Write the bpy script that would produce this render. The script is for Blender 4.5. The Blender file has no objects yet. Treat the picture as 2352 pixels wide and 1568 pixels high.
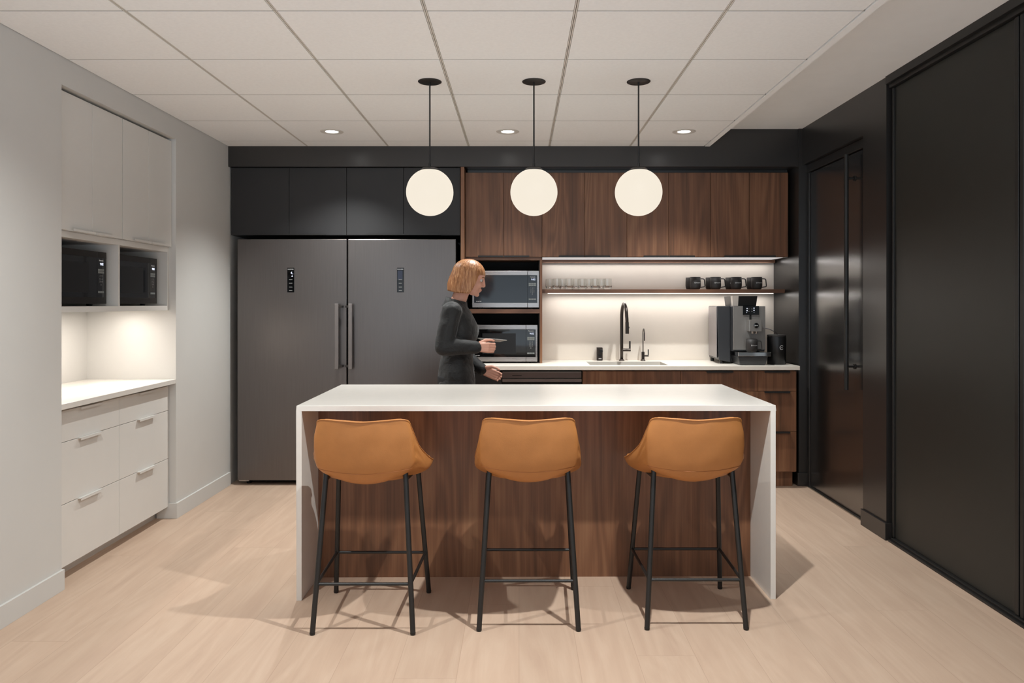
import bpy, bmesh, math, random
from math import pi, sin, cos, radians
from mathutils import Vector, Matrix, noise
random.seed(7)
sc = bpy.context.scene
COL = sc.collection

# ------------------------------------------------------------------ helpers
def lin(c):
    c = c / 255.0
    return c / 12.92 if c <= 0.04045 else ((c + 0.055) / 1.055) ** 2.4
def rgb(r, g, b):
    return (lin(r), lin(g), lin(b), 1.0)

class MB:
    """collects shapes in one bmesh, built as ONE mesh object"""
    def __init__(s):
        s.bm = bmesh.new()
    def box(s, x0, x1, y0, y1, z0, z1):
        v = [s.bm.verts.new(p) for p in ((x0,y0,z0),(x1,y0,z0),(x1,y1,z0),(x0,y1,z0),(x0,y0,z1),(x1,y0,z1),(x1,y1,z1),(x0,y1,z1))]
        for f in ((0,3,2,1),(4,5,6,7),(0,1,5,4),(1,2,6,5),(2,3,7,6),(3,0,4,7)):
            s.bm.faces.new([v[i] for i in f])
        return s
    def prism(s, pts, z0, z1):
        """polygon in XY (counter-clockwise) extruded in Z"""
        a = [s.bm.verts.new((x,y,z0)) for x,y in pts]; b = [s.bm.verts.new((x,y,z1)) for x,y in pts]
        n = len(pts)
        s.bm.faces.new(a[::-1]); s.bm.faces.new(b)
        for i in range(n):
            s.bm.faces.new((a[i], a[(i+1)%n], b[(i+1)%n], b[i]))
        return s
    def hexa(s, bottom, top):
        """8-corner solid from two lists of four points (counter-clockwise from above)"""
        a = [s.bm.verts.new(p) for p in bottom]; b = [s.bm.verts.new(p) for p in top]
        s.bm.faces.new(a[::-1]); s.bm.faces.new(b)
        for i in range(4):
            s.bm.faces.new((a[i], a[(i+1)%4], b[(i+1)%4], b[i]))
        return s
    def lathe(s, prof, n=32, c=(0,0,0), cap0=True, cap1=True):
        """profile of (r, z); axis is Z"""
        rings = []
        for r, z in prof:
            if r < 1e-6:
                rings.append([s.bm.verts.new((c[0], c[1], c[2]+z))])
            else:
                rings.append([s.bm.verts.new((c[0]+r*cos(2*pi*i/n), c[1]+r*sin(2*pi*i/n), c[2]+z)) for i in range(n)])
        for a, b in zip(rings, rings[1:]):
            if len(a) == 1 and len(b) == 1: continue
            for i in range(n):
                j = (i+1) % n
                if len(a) == 1: s.bm.faces.new((a[0], b[j], b[i]))
                elif len(b) == 1: s.bm.faces.new((a[i], a[j], b[0]))
                else: s.bm.faces.new((a[i], a[j], b[j], b[i]))
        if cap0 and len(rings[0]) > 1: s.bm.faces.new(rings[0][::-1])
        if cap1 and len(rings[-1]) > 1: s.bm.faces.new(rings[-1])
        return s
    def tube(s, pts, r, n=12, caps=True):
        pts = [Vector(p) for p in pts]
        rs = r if isinstance(r, (list, tuple)) else [r]*len(pts)
        rings = []; ref = None
        for i, p in enumerate(pts):
            d = (pts[min(i+1, len(pts)-1)] - pts[max(i-1, 0)]).normalized()
            if ref is None:
                ref = Vector((1,0,0)) if abs(d.x) < .9 else Vector((0,1,0))
            u = (ref - d*ref.dot(d)).normalized(); w = d.cross(u); ref = u
            rings.append([s.bm.verts.new(p + (u*cos(2*pi*k/n) + w*sin(2*pi*k/n))*rs[i]) for k in range(n)])
        for a, b in zip(rings, rings[1:]):
            for k in range(n):
                s.bm.faces.new((a[k], a[(k+1)%n], b[(k+1)%n], b[k]))
        if caps:
            s.bm.faces.new(rings[0][::-1]); s.bm.faces.new(rings[-1])
        return s
    def grid(s, rows, close_u=False):
        g = [[s.bm.verts.new(p) for p in row] for row in rows]
        m = len(g[0])
        for a, b in zip(g, g[1:]):
            for i in range(m if close_u else m-1):
                s.bm.faces.new((a[i], a[(i+1)%m], b[(i+1)%m], b[i]))
        return g
    def ball(s, c, r, sub=2, rot=None):
        """ellipsoid; r is a number or three semi-axes"""
        if not isinstance(r, (tuple, list)): r = (r, r, r)
        m = Matrix.Translation(Vector(c)) @ (rot.to_4x4() if rot else Matrix.Identity(4)) @ Matrix.Diagonal((r[0], r[1], r[2], 1))
        bmesh.ops.create_icosphere(s.bm, subdivisions=sub, radius=1, matrix=m)
        return s
    def limb(s, p0, r0, p1, r1, sub=2):
        p0, p1 = Vector(p0), Vector(p1)
        L = (p1-p0).length; k = max(2, int(L/(0.3*min(r0, r1))))
        for i in range(k+1):
            t = i/k
            s.ball(p0.lerp(p1, t), r0+(r1-r0)*t, sub)
        return s
    def xf(s, m):
        bmesh.ops.transform(s.bm, matrix=m, verts=s.bm.verts[:]); return s
    def build(s, name, mat, parent=None, bevel=0, smooth=False, loc=(0,0,0), seg=2, weld=False):
        if weld: bmesh.ops.remove_doubles(s.bm, verts=s.bm.verts[:], dist=1e-5)
        bmesh.ops.recalc_face_normals(s.bm, faces=s.bm.faces[:])
        me = bpy.data.meshes.new(name); s.bm.to_mesh(me); s.bm.free()
        if smooth:
            me.polygons.foreach_set('use_smooth', [True]*len(me.polygons))
            if smooth != 'all': me.set_sharp_from_angle(angle=radians(38))
        o = bpy.data.objects.new(name, me); COL.objects.link(o)
        if mat: me.materials.append(mat)
        o.location = loc
        if parent: o.parent = parent
        if bevel:
            b = o.modifiers.new('bevel', 'BEVEL'); b.width = bevel; b.segments = seg; b.limit_method = 'ANGLE'; b.angle_limit = radians(40)
            b.harden_normals = False
        return o

def tag(o, label, cat, group=None):
    o['label'] = label; o['category'] = cat
    if group: o['group'] = group
    return o
def thing(name, label, cat, loc=(0,0,0), rz=0, group=None):
    o = bpy.data.objects.new(name, None); COL.objects.link(o)
    o.empty_display_size = .1; o.location = loc; o.rotation_euler = (0,0,rz)
    return tag(o, label, cat, group)
def struct(o):
    o['kind'] = 'structure'; return o
def dup(root, loc, label, rz=None):
    r = root.copy(); COL.objects.link(r); r.location = loc; r['label'] = label
    if rz is not None: r.rotation_euler = (0,0,rz)
    for ch in list(root.children):
        c = ch.copy(); COL.objects.link(c); c.parent = r
        for g in list(ch.children):
            d = g.copy(); COL.objects.link(d); d.parent = c
    return r
def text_mb(body, size, depth=.0004, align='CENTER'):
    """lettering in the local XZ plane, facing -Y"""
    cu = bpy.data.curves.new('lettering', 'FONT'); cu.body = body; cu.size = size; cu.extrude = depth
    cu.align_x = align; cu.align_y = 'CENTER'; cu.resolution_u = 3
    t = bpy.data.objects.new('lettering_source', cu); COL.objects.link(t)
    bpy.context.view_layer.update()
    me = bpy.data.meshes.new_from_object(t.evaluated_get(bpy.context.evaluated_depsgraph_get()))
    m = MB(); m.bm.from_mesh(me)
    bpy.data.objects.remove(t); bpy.data.curves.remove(cu); bpy.data.meshes.remove(me)
    return m.xf(Matrix.Rotation(pi/2, 4, 'X'))
def fuse(mb, name, mat, parent, voxel, smooth_it=6, deform=None):
    """melt overlapping shapes of mb into one continuous skin"""
    o = mb.build(name+'_source', None)
    r = o.modifiers.new('r', 'REMESH'); r.mode = 'VOXEL'; r.voxel_size = voxel; r.use_smooth_shade = True
    s_ = o.modifiers.new('s', 'SMOOTH'); s_.iterations = smooth_it; s_.factor = .5
    bpy.context.view_layer.update()
    me = bpy.data.meshes.new_from_object(o.evaluated_get(bpy.context.evaluated_depsgraph_get()))
    bpy.data.objects.remove(o)
    me.name = name; me.materials.clear(); me.materials.append(mat)
    if deform:
        for v in me.vertices: v.co = deform(v.co.copy())
    me.polygons.foreach_set('use_smooth', [True]*len(me.polygons))
    p = bpy.data.objects.new(name, me); COL.objects.link(p); p.parent = parent
    return p
def crom(pts, t):
    n = len(pts)-1; x = min(max(t, 0), 1)*n; i = min(int(x), n-1); u = x-i
    p0 = Vector(pts[max(i-1,0)]); p1 = Vector(pts[i]); p2 = Vector(pts[i+1]); p3 = Vector(pts[min(i+2,n)])
    return .5*((2*p1)+(p2-p0)*u+(2*p0-5*p1+4*p2-p3)*u*u+(3*p1-p0-3*p2+p3)*u**3)

# ------------------------------------------------------------------ materials
class NT:
    def __init__(s, name):
        s.m = bpy.data.materials.new(name); s.m.use_nodes = True
        s.t = s.m.node_tree; s.b = s.t.nodes['Principled BSDF']
    def n(s, typ, **kw):
        nd = s.t.nodes.new(typ)
        for k, v in kw.items():
            if k.startswith('i_'):
                nd.inputs[k[2:].replace('_', ' ')].default_value = v
            else: setattr(nd, k, v)
        return nd
    def l(s, a, b): s.t.links.new(a, b)
    def coords(s, scale, per_object=False, kind='Object'):
        tc = s.n('ShaderNodeTexCoord'); mp = s.n('ShaderNodeMapping'); mp.inputs['Scale'].default_value = scale
        src = tc.outputs[kind]
        if per_object:
            oi = s.n('ShaderNodeObjectInfo'); mu = s.n('ShaderNodeMath', operation='MULTIPLY'); mu.inputs[1].default_value = 37.0
            s.l(oi.outputs['Random'], mu.inputs[0])
            ad = s.n('ShaderNodeVectorMath', operation='ADD'); s.l(src, ad.inputs[0]); s.l(mu.outputs[0], ad.inputs[1]); src = ad.outputs[0]
        s.l(src, mp.inputs['Vector']); return mp.outputs['Vector']
    def noise(s, vec, scale, detail=3, rough=.55, dist=0):
        n = s.n('ShaderNodeTexNoise'); n.inputs['Scale'].default_value = scale; n.inputs['Detail'].default_value = detail
        n.inputs['Roughness'].default_value = rough; n.inputs['Distortion'].default_value = dist
        s.l(vec, n.inputs['Vector']); return n.outputs['Fac']
    def ramp(s, fac, stops):
        r = s.n('ShaderNodeValToRGB'); el = r.color_ramp.elements
        while len(el) < len(stops): el.new(.5)
        for e, (p, c) in zip(el, stops): e.position = p; e.color = c
        s.l(fac, r.inputs['Fac']); return r.outputs['Color']
    def mix(s, fac, a, b, mode='MIX'):
        m = s.n('ShaderNodeMix', data_type='RGBA', blend_type=mode)
        for sock, v in ((m.inputs[0], fac), (m.inputs[6], a), (m.inputs[7], b)):
            if hasattr(v, 'links'): s.l(v, sock)
            else: sock.default_value = v
        return m.outputs[2]
    def math(s, op, a, b=None, c=None):
        m = s.n('ShaderNodeMath', operation=op)
        for i, v in enumerate((a, b, c)):
            if v is None: continue
            if hasattr(v, 'links'): s.l(v, m.inputs[i])
            else: m.inputs[i].default_value = v
        return m.outputs[0]
    def bump(s, h, strength, dist=.002):
        b = s.n('ShaderNodeBump'); b.inputs['Strength'].default_value = strength; b.inputs['Distance'].default_value = dist
        s.l(h, b.inputs['Height']); s.l(b.outputs[0], s.b.inputs['Normal'])

def plain(name, col, rough=.5, metal=0., var=.03, nscale=9, bump=0, bscale=200, spec=.5, scale=(1,1,1), coat=0):
    t = NT(name); v = t.coords(scale)
    f = t.noise(v, nscale)
    lo = tuple(max(0, c*(1-var)) for c in col[:3])+(1,); hi = tuple(c*(1+var) for c in col[:3])+(1,)
    t.l(t.ramp(f, ((.3, lo), (.7, hi))), t.b.inputs['Base Color'])
    t.b.inputs['Roughness'].default_value = rough; t.b.inputs['Metallic'].default_value = metal
    t.b.inputs['Specular IOR Level'].default_value = spec
    t.b.inputs['Coat Weight'].default_value = coat
    if bump: t.bump(t.noise(v, bscale, 2), bump)
    return t.m
def glow(name, col, strength):
    t = NT(name)
    t.b.inputs['Base Color'].default_value = (.02,.02,.02,1); t.b.inputs['Specular IOR Level'].default_value = .15
    t.b.inputs['Emission Color'].default_value = col; t.b.inputs['Emission Strength'].default_value = strength
    return t.m
def wood(name, along, dark, mid, light, rough=.42):
    t = NT(name)
    def sc_(a, b): return tuple(a if i == along else b for i in range(3))
    v = t.coords(sc_(.55, 7.0), True); w = t.coords(sc_(1.6, 90.0), True)
    big = t.noise(v, 1.0, 5, .6, 1.1); fine = t.noise(w, 1.0, 4, .65)
    cath = t.noise(t.coords(sc_(.42, 3.4), True), 1.0, 2, .45, .4)
    ring = t.math('ADD', t.math('MULTIPLY', t.math('SINE', t.math('MULTIPLY', cath, 85.0)), .5), .5)
    tone = t.noise(t.coords(sc_(.12, 2.2), True), 1.0, 2, .5)
    f = t.math('ADD', t.math('ADD', t.math('MULTIPLY', big, .34), t.math('MULTIPLY', tone, .30)), t.math('ADD', t.math('MULTIPLY', fine, .28), t.math('MULTIPLY', ring, .08)))
    c = t.ramp(f, ((.36, dark), (.52, mid), (.68, light)))
    t.l(c, t.b.inputs['Base Color']); t.b.inputs['Roughness'].default_value = rough
    t.bump(fine, .12, .001)
    return t.m
def floor_mat():
    t = NT('pale_oak_planks')
    tc = t.n('ShaderNodeTexCoord'); sp = t.n('ShaderNodeSeparateXYZ'); t.l(tc.outputs['Object'], sp.inputs[0])
    px = t.math('DIVIDE', sp.outputs['X'], .23); ix = t.math('FLOOR', px); fx = t.math('SUBTRACT', px, ix)
    wn = t.n('ShaderNodeTexWhiteNoise', noise_dimensions='1D'); t.l(ix, wn.inputs['W'])
    py = t.math('ADD', t.math('DIVIDE', sp.outputs['Y'], 1.9), t.math('MULTIPLY', wn.outputs['Value'], 7.3))
    iy = t.math('FLOOR', py); fy = t.math('SUBTRACT', py, iy)
    cb = t.n('ShaderNodeCombineXYZ'); t.l(ix, cb.inputs[0]); t.l(iy, cb.inputs[1])
    w2 = t.n('ShaderNodeTexWhiteNoise', noise_dimensions='2D'); t.l(cb.outputs[0], w2.inputs['Vector'])
    ofs = t.n('ShaderNodeVectorMath', operation='MULTIPLY_ADD')
    t.l(w2.outputs['Color'], ofs.inputs[0]); ofs.inputs[1].default_value = (9,9,9); t.l(tc.outputs['Object'], ofs.inputs[2])
    mp = t.n('ShaderNodeMapping'); mp.inputs['Scale'].default_value = (11, 1.1, 1); t.l(ofs.outputs[0], mp.inputs['Vector'])
    mp2 = t.n('ShaderNodeMapping'); mp2.inputs['Scale'].default_value = (150, 5, 1); t.l(ofs.outputs[0], mp2.inputs['Vector'])
    g = t.noise(mp.outputs[0], 1.0, 5, .6, 1.6); f = t.noise(mp2.outputs[0], 1.0, 3)
    mp3 = t.n('ShaderNodeMapping'); mp3.inputs['Scale'].default_value = (5, .55, 1); t.l(ofs.outputs[0], mp3.inputs['Vector'])
    cath = t.math('ADD', t.math('MULTIPLY', t.math('SINE', t.math('MULTIPLY', t.noise(mp3.outputs[0], 1.0, 1, .4, .3), 70.0)), .5), .5)
    s = t.math('ADD', t.math('MULTIPLY', g, .80), t.math('ADD', t.math('MULTIPLY', f, .10), t.math('MULTIPLY', cath, .10)))
    c = t.ramp(s, ((.25, rgb(182,155,135)), (.5, rgb(191,165,144)), (.78, rgb(200,176,155))))
    tone = t.math('ADD', .97, t.math('MULTIPLY', w2.outputs['Value'], .06))
    vm = t.n('ShaderNodeVectorMath', operation='SCALE'); t.l(c, vm.inputs[0]); t.l(tone, vm.inputs['Scale'])
    ex = t.math('LESS_THAN', t.math('MINIMUM', fx, t.math('SUBTRACT', 1.0, fx)), .006)
    ey = t.math('LESS_THAN', t.math('MINIMUM', fy, t.math('SUBTRACT', 1.0, fy)), .0008)
    seam = t.math('MULTIPLY', t.math('MAXIMUM', ex, ey), .22)
    c2 = t.mix(seam, vm.outputs[0], rgb(120,92,72))
    t.l(c2, t.b.inputs['Base Color']); t.b.inputs['Roughness'].default_value = .5; t.b.inputs['Specular IOR Level'].default_value = .35
    return t.m
def brushed(name, col, rough, along=2, metal=.9, var=.05):
    t = NT(name); s = [70, 70, 70]; s[along] = 1.2
    f = t.noise(t.coords(tuple(s)), 3, 3)
    t.l(t.ramp(f, ((.3, tuple(c*(1-var) for c in col[:3])+(1,)), (.7, tuple(c*(1+var) for c in col[:3])+(1,)))), t.b.inputs['Base Color'])
    t.b.inputs['Metallic'].default_value = metal; t.b.inputs['Roughness'].default_value = rough
    t.l(t.math('ADD', rough-.04, t.math('MULTIPLY', f, .08)), t.b.inputs['Roughness'])
    return t.m
def glass_mat():
    t = NT('clear_glass'); t.b.inputs['Transmission Weight'].default_value = 1; t.b.inputs['Roughness'].default_value = 0
    t.b.inputs['IOR'].default_value = 1.45; t.b.inputs['Base Color'].default_value = (.97,.985,.98,1)
    return t.m

M = dict(
    wall=plain('white_wall_paint', rgb(203,201,197), .75, var=.012, nscale=3, bump=.03, bscale=300, spec=.2),
    gypsum=plain('white_gypsum', rgb(249,249,248), .85, var=.01, spec=.1),
    tile=plain('mineral_ceiling_tile', rgb(248,248,247), .9, var=.02, nscale=60, bump=.1, bscale=160, spec=.05),
    tee=plain('ceiling_grid_metal', rgb(214,208,200), .6, spec=.3),
    cross_tee=plain('shadow_grey_cross_tee', rgb(150,146,140), .6, spec=.2),  # cross tee greyed darker to paint the shadow line between tiles
    ring=plain('downlight_ring', rgb(214,210,204), .45, 0.),
    dark_void=plain('plenum_shade', rgb(44,42,40), .95),
    floor=floor_mat(),
    black_wall=plain('black_satin_paint', rgb(38,36,35), .3, var=.05, spec=.75),
    black_door=plain('black_door_lacquer', rgb(26,24,23), .22, var=.05, spec=1.0),
    black_lam=plain('charcoal_laminate', rgb(35,34,35), .5, var=.04, spec=.5),
    panel_black=plain('black_panel_laminate', rgb(38,38,35), .46, var=.04, spec=.45),
    black_metal=plain('black_powder_coat', rgb(28,27,26), .42, var=.06, nscale=40, spec=.5),
    black_plastic=plain('black_plastic', rgb(18,18,19), .35, var=.05),
    void=plain('black_recess', rgb(16,15,15), .8),
    cab_white=plain('white_satin_laminate', rgb(214,211,206), .42, var=.01, spec=.45),
    quartz=plain('white_quartz', rgb(224,219,212), .25, var=.012, nscale=25, spec=.5),
    counter=plain('cream_quartz', rgb(236,229,218), .3, var=.012, nscale=25),
    splash=plain('cream_splashback', rgb(233,224,213), .4, var=.01),
    leather=plain('tan_leather', rgb(181,120,66), .48, var=.05, nscale=14, bump=.12, bscale=260, spec=.4),
    leather_seam=plain('tan_leather_seam', rgb(160,98,50), .6),
    walnut=wood('walnut_upright', 2, rgb(84,56,38), rgb(122,82,57), rgb(152,111,80)),
    walnut_flat=wood('walnut_lengthwise', 0, rgb(84,55,40), rgb(118,82,61), rgb(150,110,84)),
    fridge=brushed('dark_brushed_steel', rgb(112,107,105), .33, 2, .85),
    handle_metal=plain('satin_grey_handle', rgb(122,116,114), .38, .45, var=.03),
    steel=brushed('brushed_steel', rgb(172,167,165), .28, 0, .95),
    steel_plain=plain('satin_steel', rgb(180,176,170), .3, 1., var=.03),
    dark_steel=brushed('black_steel', rgb(62,58,55), .32, 0, .8),
    sink_steel=plain('sink_steel', rgb(122,118,114), .5, .85, var=.03),
    washer=plain('warm_grey_steel', rgb(104,90,85), .36, .35, var=.03),
    chrome=plain('chrome', rgb(220,218,214), .08, 1., var=.01),
    gunmetal=plain('gunmetal_tap', rgb(74,68,64), .32, .85, var=.04),
    dglass=plain('black_glass', rgb(9,9,10), .06, var=.05, spec=.6),
    bglass=plain('blue_black_glass', rgb(34,40,46), .1, var=.05, spec=.6),
    key=plain('grey_keys', rgb(120,124,122), .5),
    white_ink=plain('white_print', rgb(225,225,225), .6),
    grey_ink=plain('grey_print', rgb(130,130,128), .6),
    led_digit=glow('display_light', rgb(226,232,255), 1.4),
    blue_screen=glow('dim_blue_screen', rgb(60,72,100), .35),
    globe=glow('opal_globe_glow', (.79,.715,.60,1), 1.0),
    lamp=glow('downlight_glow', (1,.96,.9,1), 9),
    led=glow('led_strip_glow', (1,.95,.9,1), 1.2),
    underside_glow=glow('cabinet_underside_glow', (1,.93,.91,1), .5),
    mug=plain('charcoal_stoneware', rgb(44,41,40), .6, var=.06, nscale=60),
    silver_side=plain('silver_plastic', rgb(150,145,146), .35, .5, var=.03),
    pale_clear=plain('smoky_clear_plastic', rgb(200,192,184), .2, 0),
    coffee_front=brushed('aluminium_front', rgb(138,134,130), .4, 2, .45),
    coffee_dark=plain('anthracite_plastic', rgb(52,53,56), .4, var=.03),
    glass=glass_mat(),
    plate=plain('grey_stoneware', rgb(180,180,178), .3),
    skin=plain('skin', rgb(214,160,138), .5, var=.05, nscale=12, spec=.35),
    hair=None, jacket=None,
    trouser=plain('black_trousers', rgb(30,30,32), .8, var=.1, nscale=30),
    shoe=plain('black_shoe_leather', rgb(20,19,19), .4),
    shirt=plain('dark_shirt', rgb(36,34,36), .8),
    lip=plain('lips', rgb(176,98,92), .45),
    eye_white=plain('eye_white', rgb(196,186,180), .25),
    iris=plain('iris', rgb(62,70,74), .15),
    brow=plain('eyebrow_hair', rgb(130,84,48), .8),
)
t = NT('strawberry_blond_hair'); f_ = t.noise(t.coords((60,60,5)), 2.2, 4, .6)
t.l(t.ramp(f_, ((.3, rgb(120,76,46)), (.5, rgb(166,112,72)), (.7, rgb(206,158,114)))), t.b.inputs['Base Color'])
t.b.inputs['Roughness'].default_value = .42; t.bump(f_, .5, .003); M['hair'] = t.m
t = NT('black_jacket_cloth'); f_ = t.noise(t.coords((1,1,1)), 9, 4, .6, .8); g_ = t.noise(t.coords((1,1,1)), 420, 2)
t.l(t.ramp(g_, ((.3, rgb(14,14,15)), (.7, rgb(23,23,24)))), t.b.inputs['Base Color'])
t.b.inputs['Roughness'].default_value = .7; t.b.inputs['Sheen Weight'].default_value = .12; t.bump(f_, .55, .02); M['jacket'] = t.m

# ------------------------------------------------------------------ room shell
XL, XR, CZ, GZ = -2.2, 2.14, 2.564, 2.695          # left wall, right wall, tile ceiling, plaster ceiling
YB = 1.0                                           # the ceiling and side walls are cut short here to let world light in
NY0, NY1, NZ, NX = 3.60, 4.80, 2.43, -2.77         # niche in the left wall

struct(MB().box(-2.9, 2.4, -2.0, 6.6, -.12, 0).build('floor', M['floor']))
w = MB()
w.box(-2.9, XL, YB, NY0, 0, 2.8).box(-2.9, XL, NY1, 6.56, 0, 2.8).box(-2.9, XL, NY0, NY1, NZ, 2.8).box(-2.9, NX, NY0, NY1, 0, NZ)
struct(w.build('wall_left', M['wall'], weld=True))
struct(MB().box(-2.9, -.43, 6.42, 6.56, 0, 2.8).build('wall_back', M['black_wall']))
struct(MB().box(-.43, 2.4, 6.1205, 6.56, 0, 2.8).build('wall_back', M['black_wall']))
w = MB()
w.prism([(2.112,5.65),(2.4,5.65),(2.4,6.12),(2.08,6.12)], 0, 2.8)
w.box(XR, 2.4, 4.36, 4.656, 0, 2.8).box(XR, 2.4, 4.656, 5.65, 2.42, 2.8)
w.box(2.23, 2.4, YB, 4.36, 0, 2.8)
w.box(2.27, 2.4, 4.656, 5.65, 0, 2.42)
struct(w.build('wall_right', M['black_wall'], weld=True))

# suspended ceiling: tiles, the grid between them, plaster ceiling to the right
xs = [-1.60 + .61*k for k in range(-1, 5)]; xs = [x for x in xs if XL+.05 < x < 1.38]
ys = [5.48 - .61*k for k in range(0, 13)][::-1]
gx, gy = .0085, .0042
ex = [XL] + xs + [1.405]; ey = [YB] + [y for y in ys if y > YB+.05] + [5.66]
w = MB()
for i in range(len(ex)-1):
    for j in range(len(ey)-1):
        w.box(ex[i]+(gx if i else .004), ex[i+1]-gx, ey[j]+gy, ey[j+1]-gy, CZ, CZ+.02)
o = struct(w.build('ceiling', M['tile']))
w = MB()
for x in ex[1:-1]:
    w.box(x-.0068, x-.0013, YB, 5.66, CZ+.0005, CZ+.012); w.box(x+.0013, x+.0068, YB, 5.66, CZ+.0005, CZ+.012)
struct(w.build('ceiling_grid', M['tee'])).name = 'trim_1'
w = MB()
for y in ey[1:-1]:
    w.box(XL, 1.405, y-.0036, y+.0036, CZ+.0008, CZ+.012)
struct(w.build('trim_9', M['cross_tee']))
struct(MB().box(XL, 1.405, YB, 5.66, CZ+.022, CZ+.03).build('trim_2', M['dark_void']))  # dark-coloured sheet standing in for the shade in the tile gaps
struct(MB().box(1.405, 1.442, YB, 5.66, CZ-.002, GZ+.01).build('trim_3', M['gypsum']))
struct(MB().box(1.42, 2.4, YB, 6.2, GZ, GZ+.1).build('ceiling', M['gypsum']))
struct(MB().box(-2.9, 1.42, YB, 5.66, CZ+.032, GZ+.1).build('ceiling', M['gypsum']))
# black soffit over the kitchen wall
w = MB().box(XL, 2.14, 5.66, 6.42, 2.41, GZ)
w.box(-.40, 2.08, 5.80, 6.12, 2.386, 2.41)
struct(w.build('trim_4', M['black_wall'], bevel=.002))

# baseboards
struct(MB().prism([(XL,YB),(XL+.013,YB),(XL+.013,NY0+.004),(XL-.06,NY0+.004),(XL-.06,NY0),(XL,NY0)], 0, .098).build('baseboard_left', M['wall'], bevel=.001))
struct(MB().prism([(XL,5.68),(-2.318,NY1),(-2.318,NY1-.013),(XL+.013,NY1-.013),(XL+.013,5.68)], 0, .098).build('baseboard_left', M['wall'], bevel=.001))
struct(MB().prism([(XR,4.36),(XR,4.66),(XR-.014,4.66),(XR-.014,4.345),(2.17,4.345),(2.17,4.36)], 0, .1).build('baseboard_right', M['black_wall'], bevel=.002))
struct(MB().prism([(2.10,5.75),(2.10,5.636),(2.185,5.636),(2.185,5.65),(2.112,5.65),(2.106,5.75)], 0, .1).build('baseboard_right', M['black_wall'], bevel=.002))

# pivot door in the right wall
fr = MB().box(2.17, 2.27, 4.656, 5.648, 2.36, 2.418).box(2.175, 2.27, 5.612, 5.648, 0, 2.36).box(2.175, 2.27, 4.656, 4.69, 0, 2.36)
struct(fr.build('trim_5', M['black_wall'], bevel=.002, weld=True))
d1 = bpy.data.objects.new('door_1', None); COL.objects.link(d1); d1.location = (2.185, 5.14, 0); struct(d1)
MB().box(0, .045, -.448, .468, .012, 2.355).build('door_leaf', M['black_door'], d1, bevel=.002)
h = MB().tube([(-.055,-.27,.814),(-.055,-.27,2.344)], .0145, 20).build('door_handle', M['black_metal'], d1, smooth=True)
for z in (.966, 2.19):
    MB().tube([(-.055,-.27,z),(-.004,-.27,z)], .008, 14).tube([(-.006,-.27,z),(.001,-.27,z)], .017, 18).build('handle_post', M['black_metal'], h, smooth=True)

M['black_door'].node_tree.nodes['Principled BSDF'].inputs['IOR'].default_value = 2.1
struct(MB().box(2.162, 2.19, 4.66, 5.612, 0, .007).build('gap_light_standin', M['steel_plain']))  # pale strip standing in for the line of light under the door
# tall sliding panels filling the right wall nearer the camera
struct(MB().box(2.13, 2.26, YB, 4.352, 2.648, GZ).box(2.15, 2.26, YB, 4.352, 2.625, 2.65).build('trim_6', M['black_metal'], bevel=.002))
struct(MB().box(2.135, 2.26, YB, 4.33, 0, .012).box(2.15, 2.26, YB, 4.33, .012, .022).build('trim_7', M['black_metal'], bevel=.002))
edges = [4.345, 3.235, 2.12, YB]
for k in range(len(edges)-1):
    y1, y0 = edges[k], edges[k+1]
    d = bpy.data.objects.new('door_%d' % (k+2), None); COL.objects.link(d); d.location = (2.165, (y0+y1)/2, 0); struct(d)
    hw = (y1-y0)/2
    MB().box(.006, .05, -hw+.03, hw-.028, .024, 2.622).build('door_leaf', M['panel_black'], d)
    MB().box(-.004, .05, hw-.028, hw-.006, .024, 2.622).build('door_stile', M['black_metal'], d, bevel=.003)
    MB().box(-.004, .05, -hw+.004, -hw+.03, .024, 2.622).build('door_stile', M['black_metal'], d, bevel=.003)

# ------------------------------------------------------------------ cabinets
def pull(w_, mat, parent, x, z, up):
    """edge tab pull at a front's top (up) or bottom edge; front face is y=0"""
    s = 1 if up else -1
    m = MB().box(x-w_/2, x+w_/2, -.020, .012, z, z+s*.0022).box(x-w_/2, x+w_/2, -.0205, -.018, z-s*.009 if up else z-.0022, z+.0022 if up else z+.009)
    return m.build('handle', mat, parent, weld=False)
def cabinet(name, label, cat, loc, w_, d_, h_, fronts, mat, pmat, rz=0, group=None, toe=0, body_mat=None, toe_mat=None, open_top=False):
    """box cabinet, front plane at local y=0, x from -w/2; fronts: (kind, x0, x1, z0, z1, pull_x, pull_w, up)"""
    r = thing(name, label, cat, loc, rz, group)
    b = MB()
    y0, y1, x0, x1 = .021, d_, -w_/2+.0005, w_/2-.0005
    z0 = toe
    if open_top:
        b.box(x0, x0+.018, y0, y1, z0, h_).box(x1-.018, x1, y0, y1, z0, h_).box(x0+.018, x1-.018, y1-.018, y1, z0, h_).box(x0+.018, x1-.018, y0, y1-.018, z0, z0+.018).box(x0+.018, x1-.018, y0, y0+.018, h_-.08, h_)
    else:
        b.box(x0, x1, y0, y1, z0, h_)
    b.build('body', body_mat or mat, r)
    if toe: MB().box(x0, x1, .085, y1, 0, toe).build('toe_kick', toe_mat or mat, r)
    for kind, fx0, fx1, fz0, fz1, hx, hw, up in fronts:
        f = MB().box(fx0+.0014, fx1-.0014, 0, .019, fz0+.0014, fz1-.0014).build(kind, mat, r, bevel=.0008, seg=1)
        if hw: pull(hw, pmat, f, hx, fz1-.0014 if up else fz0+.0014, up)
    return r

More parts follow.
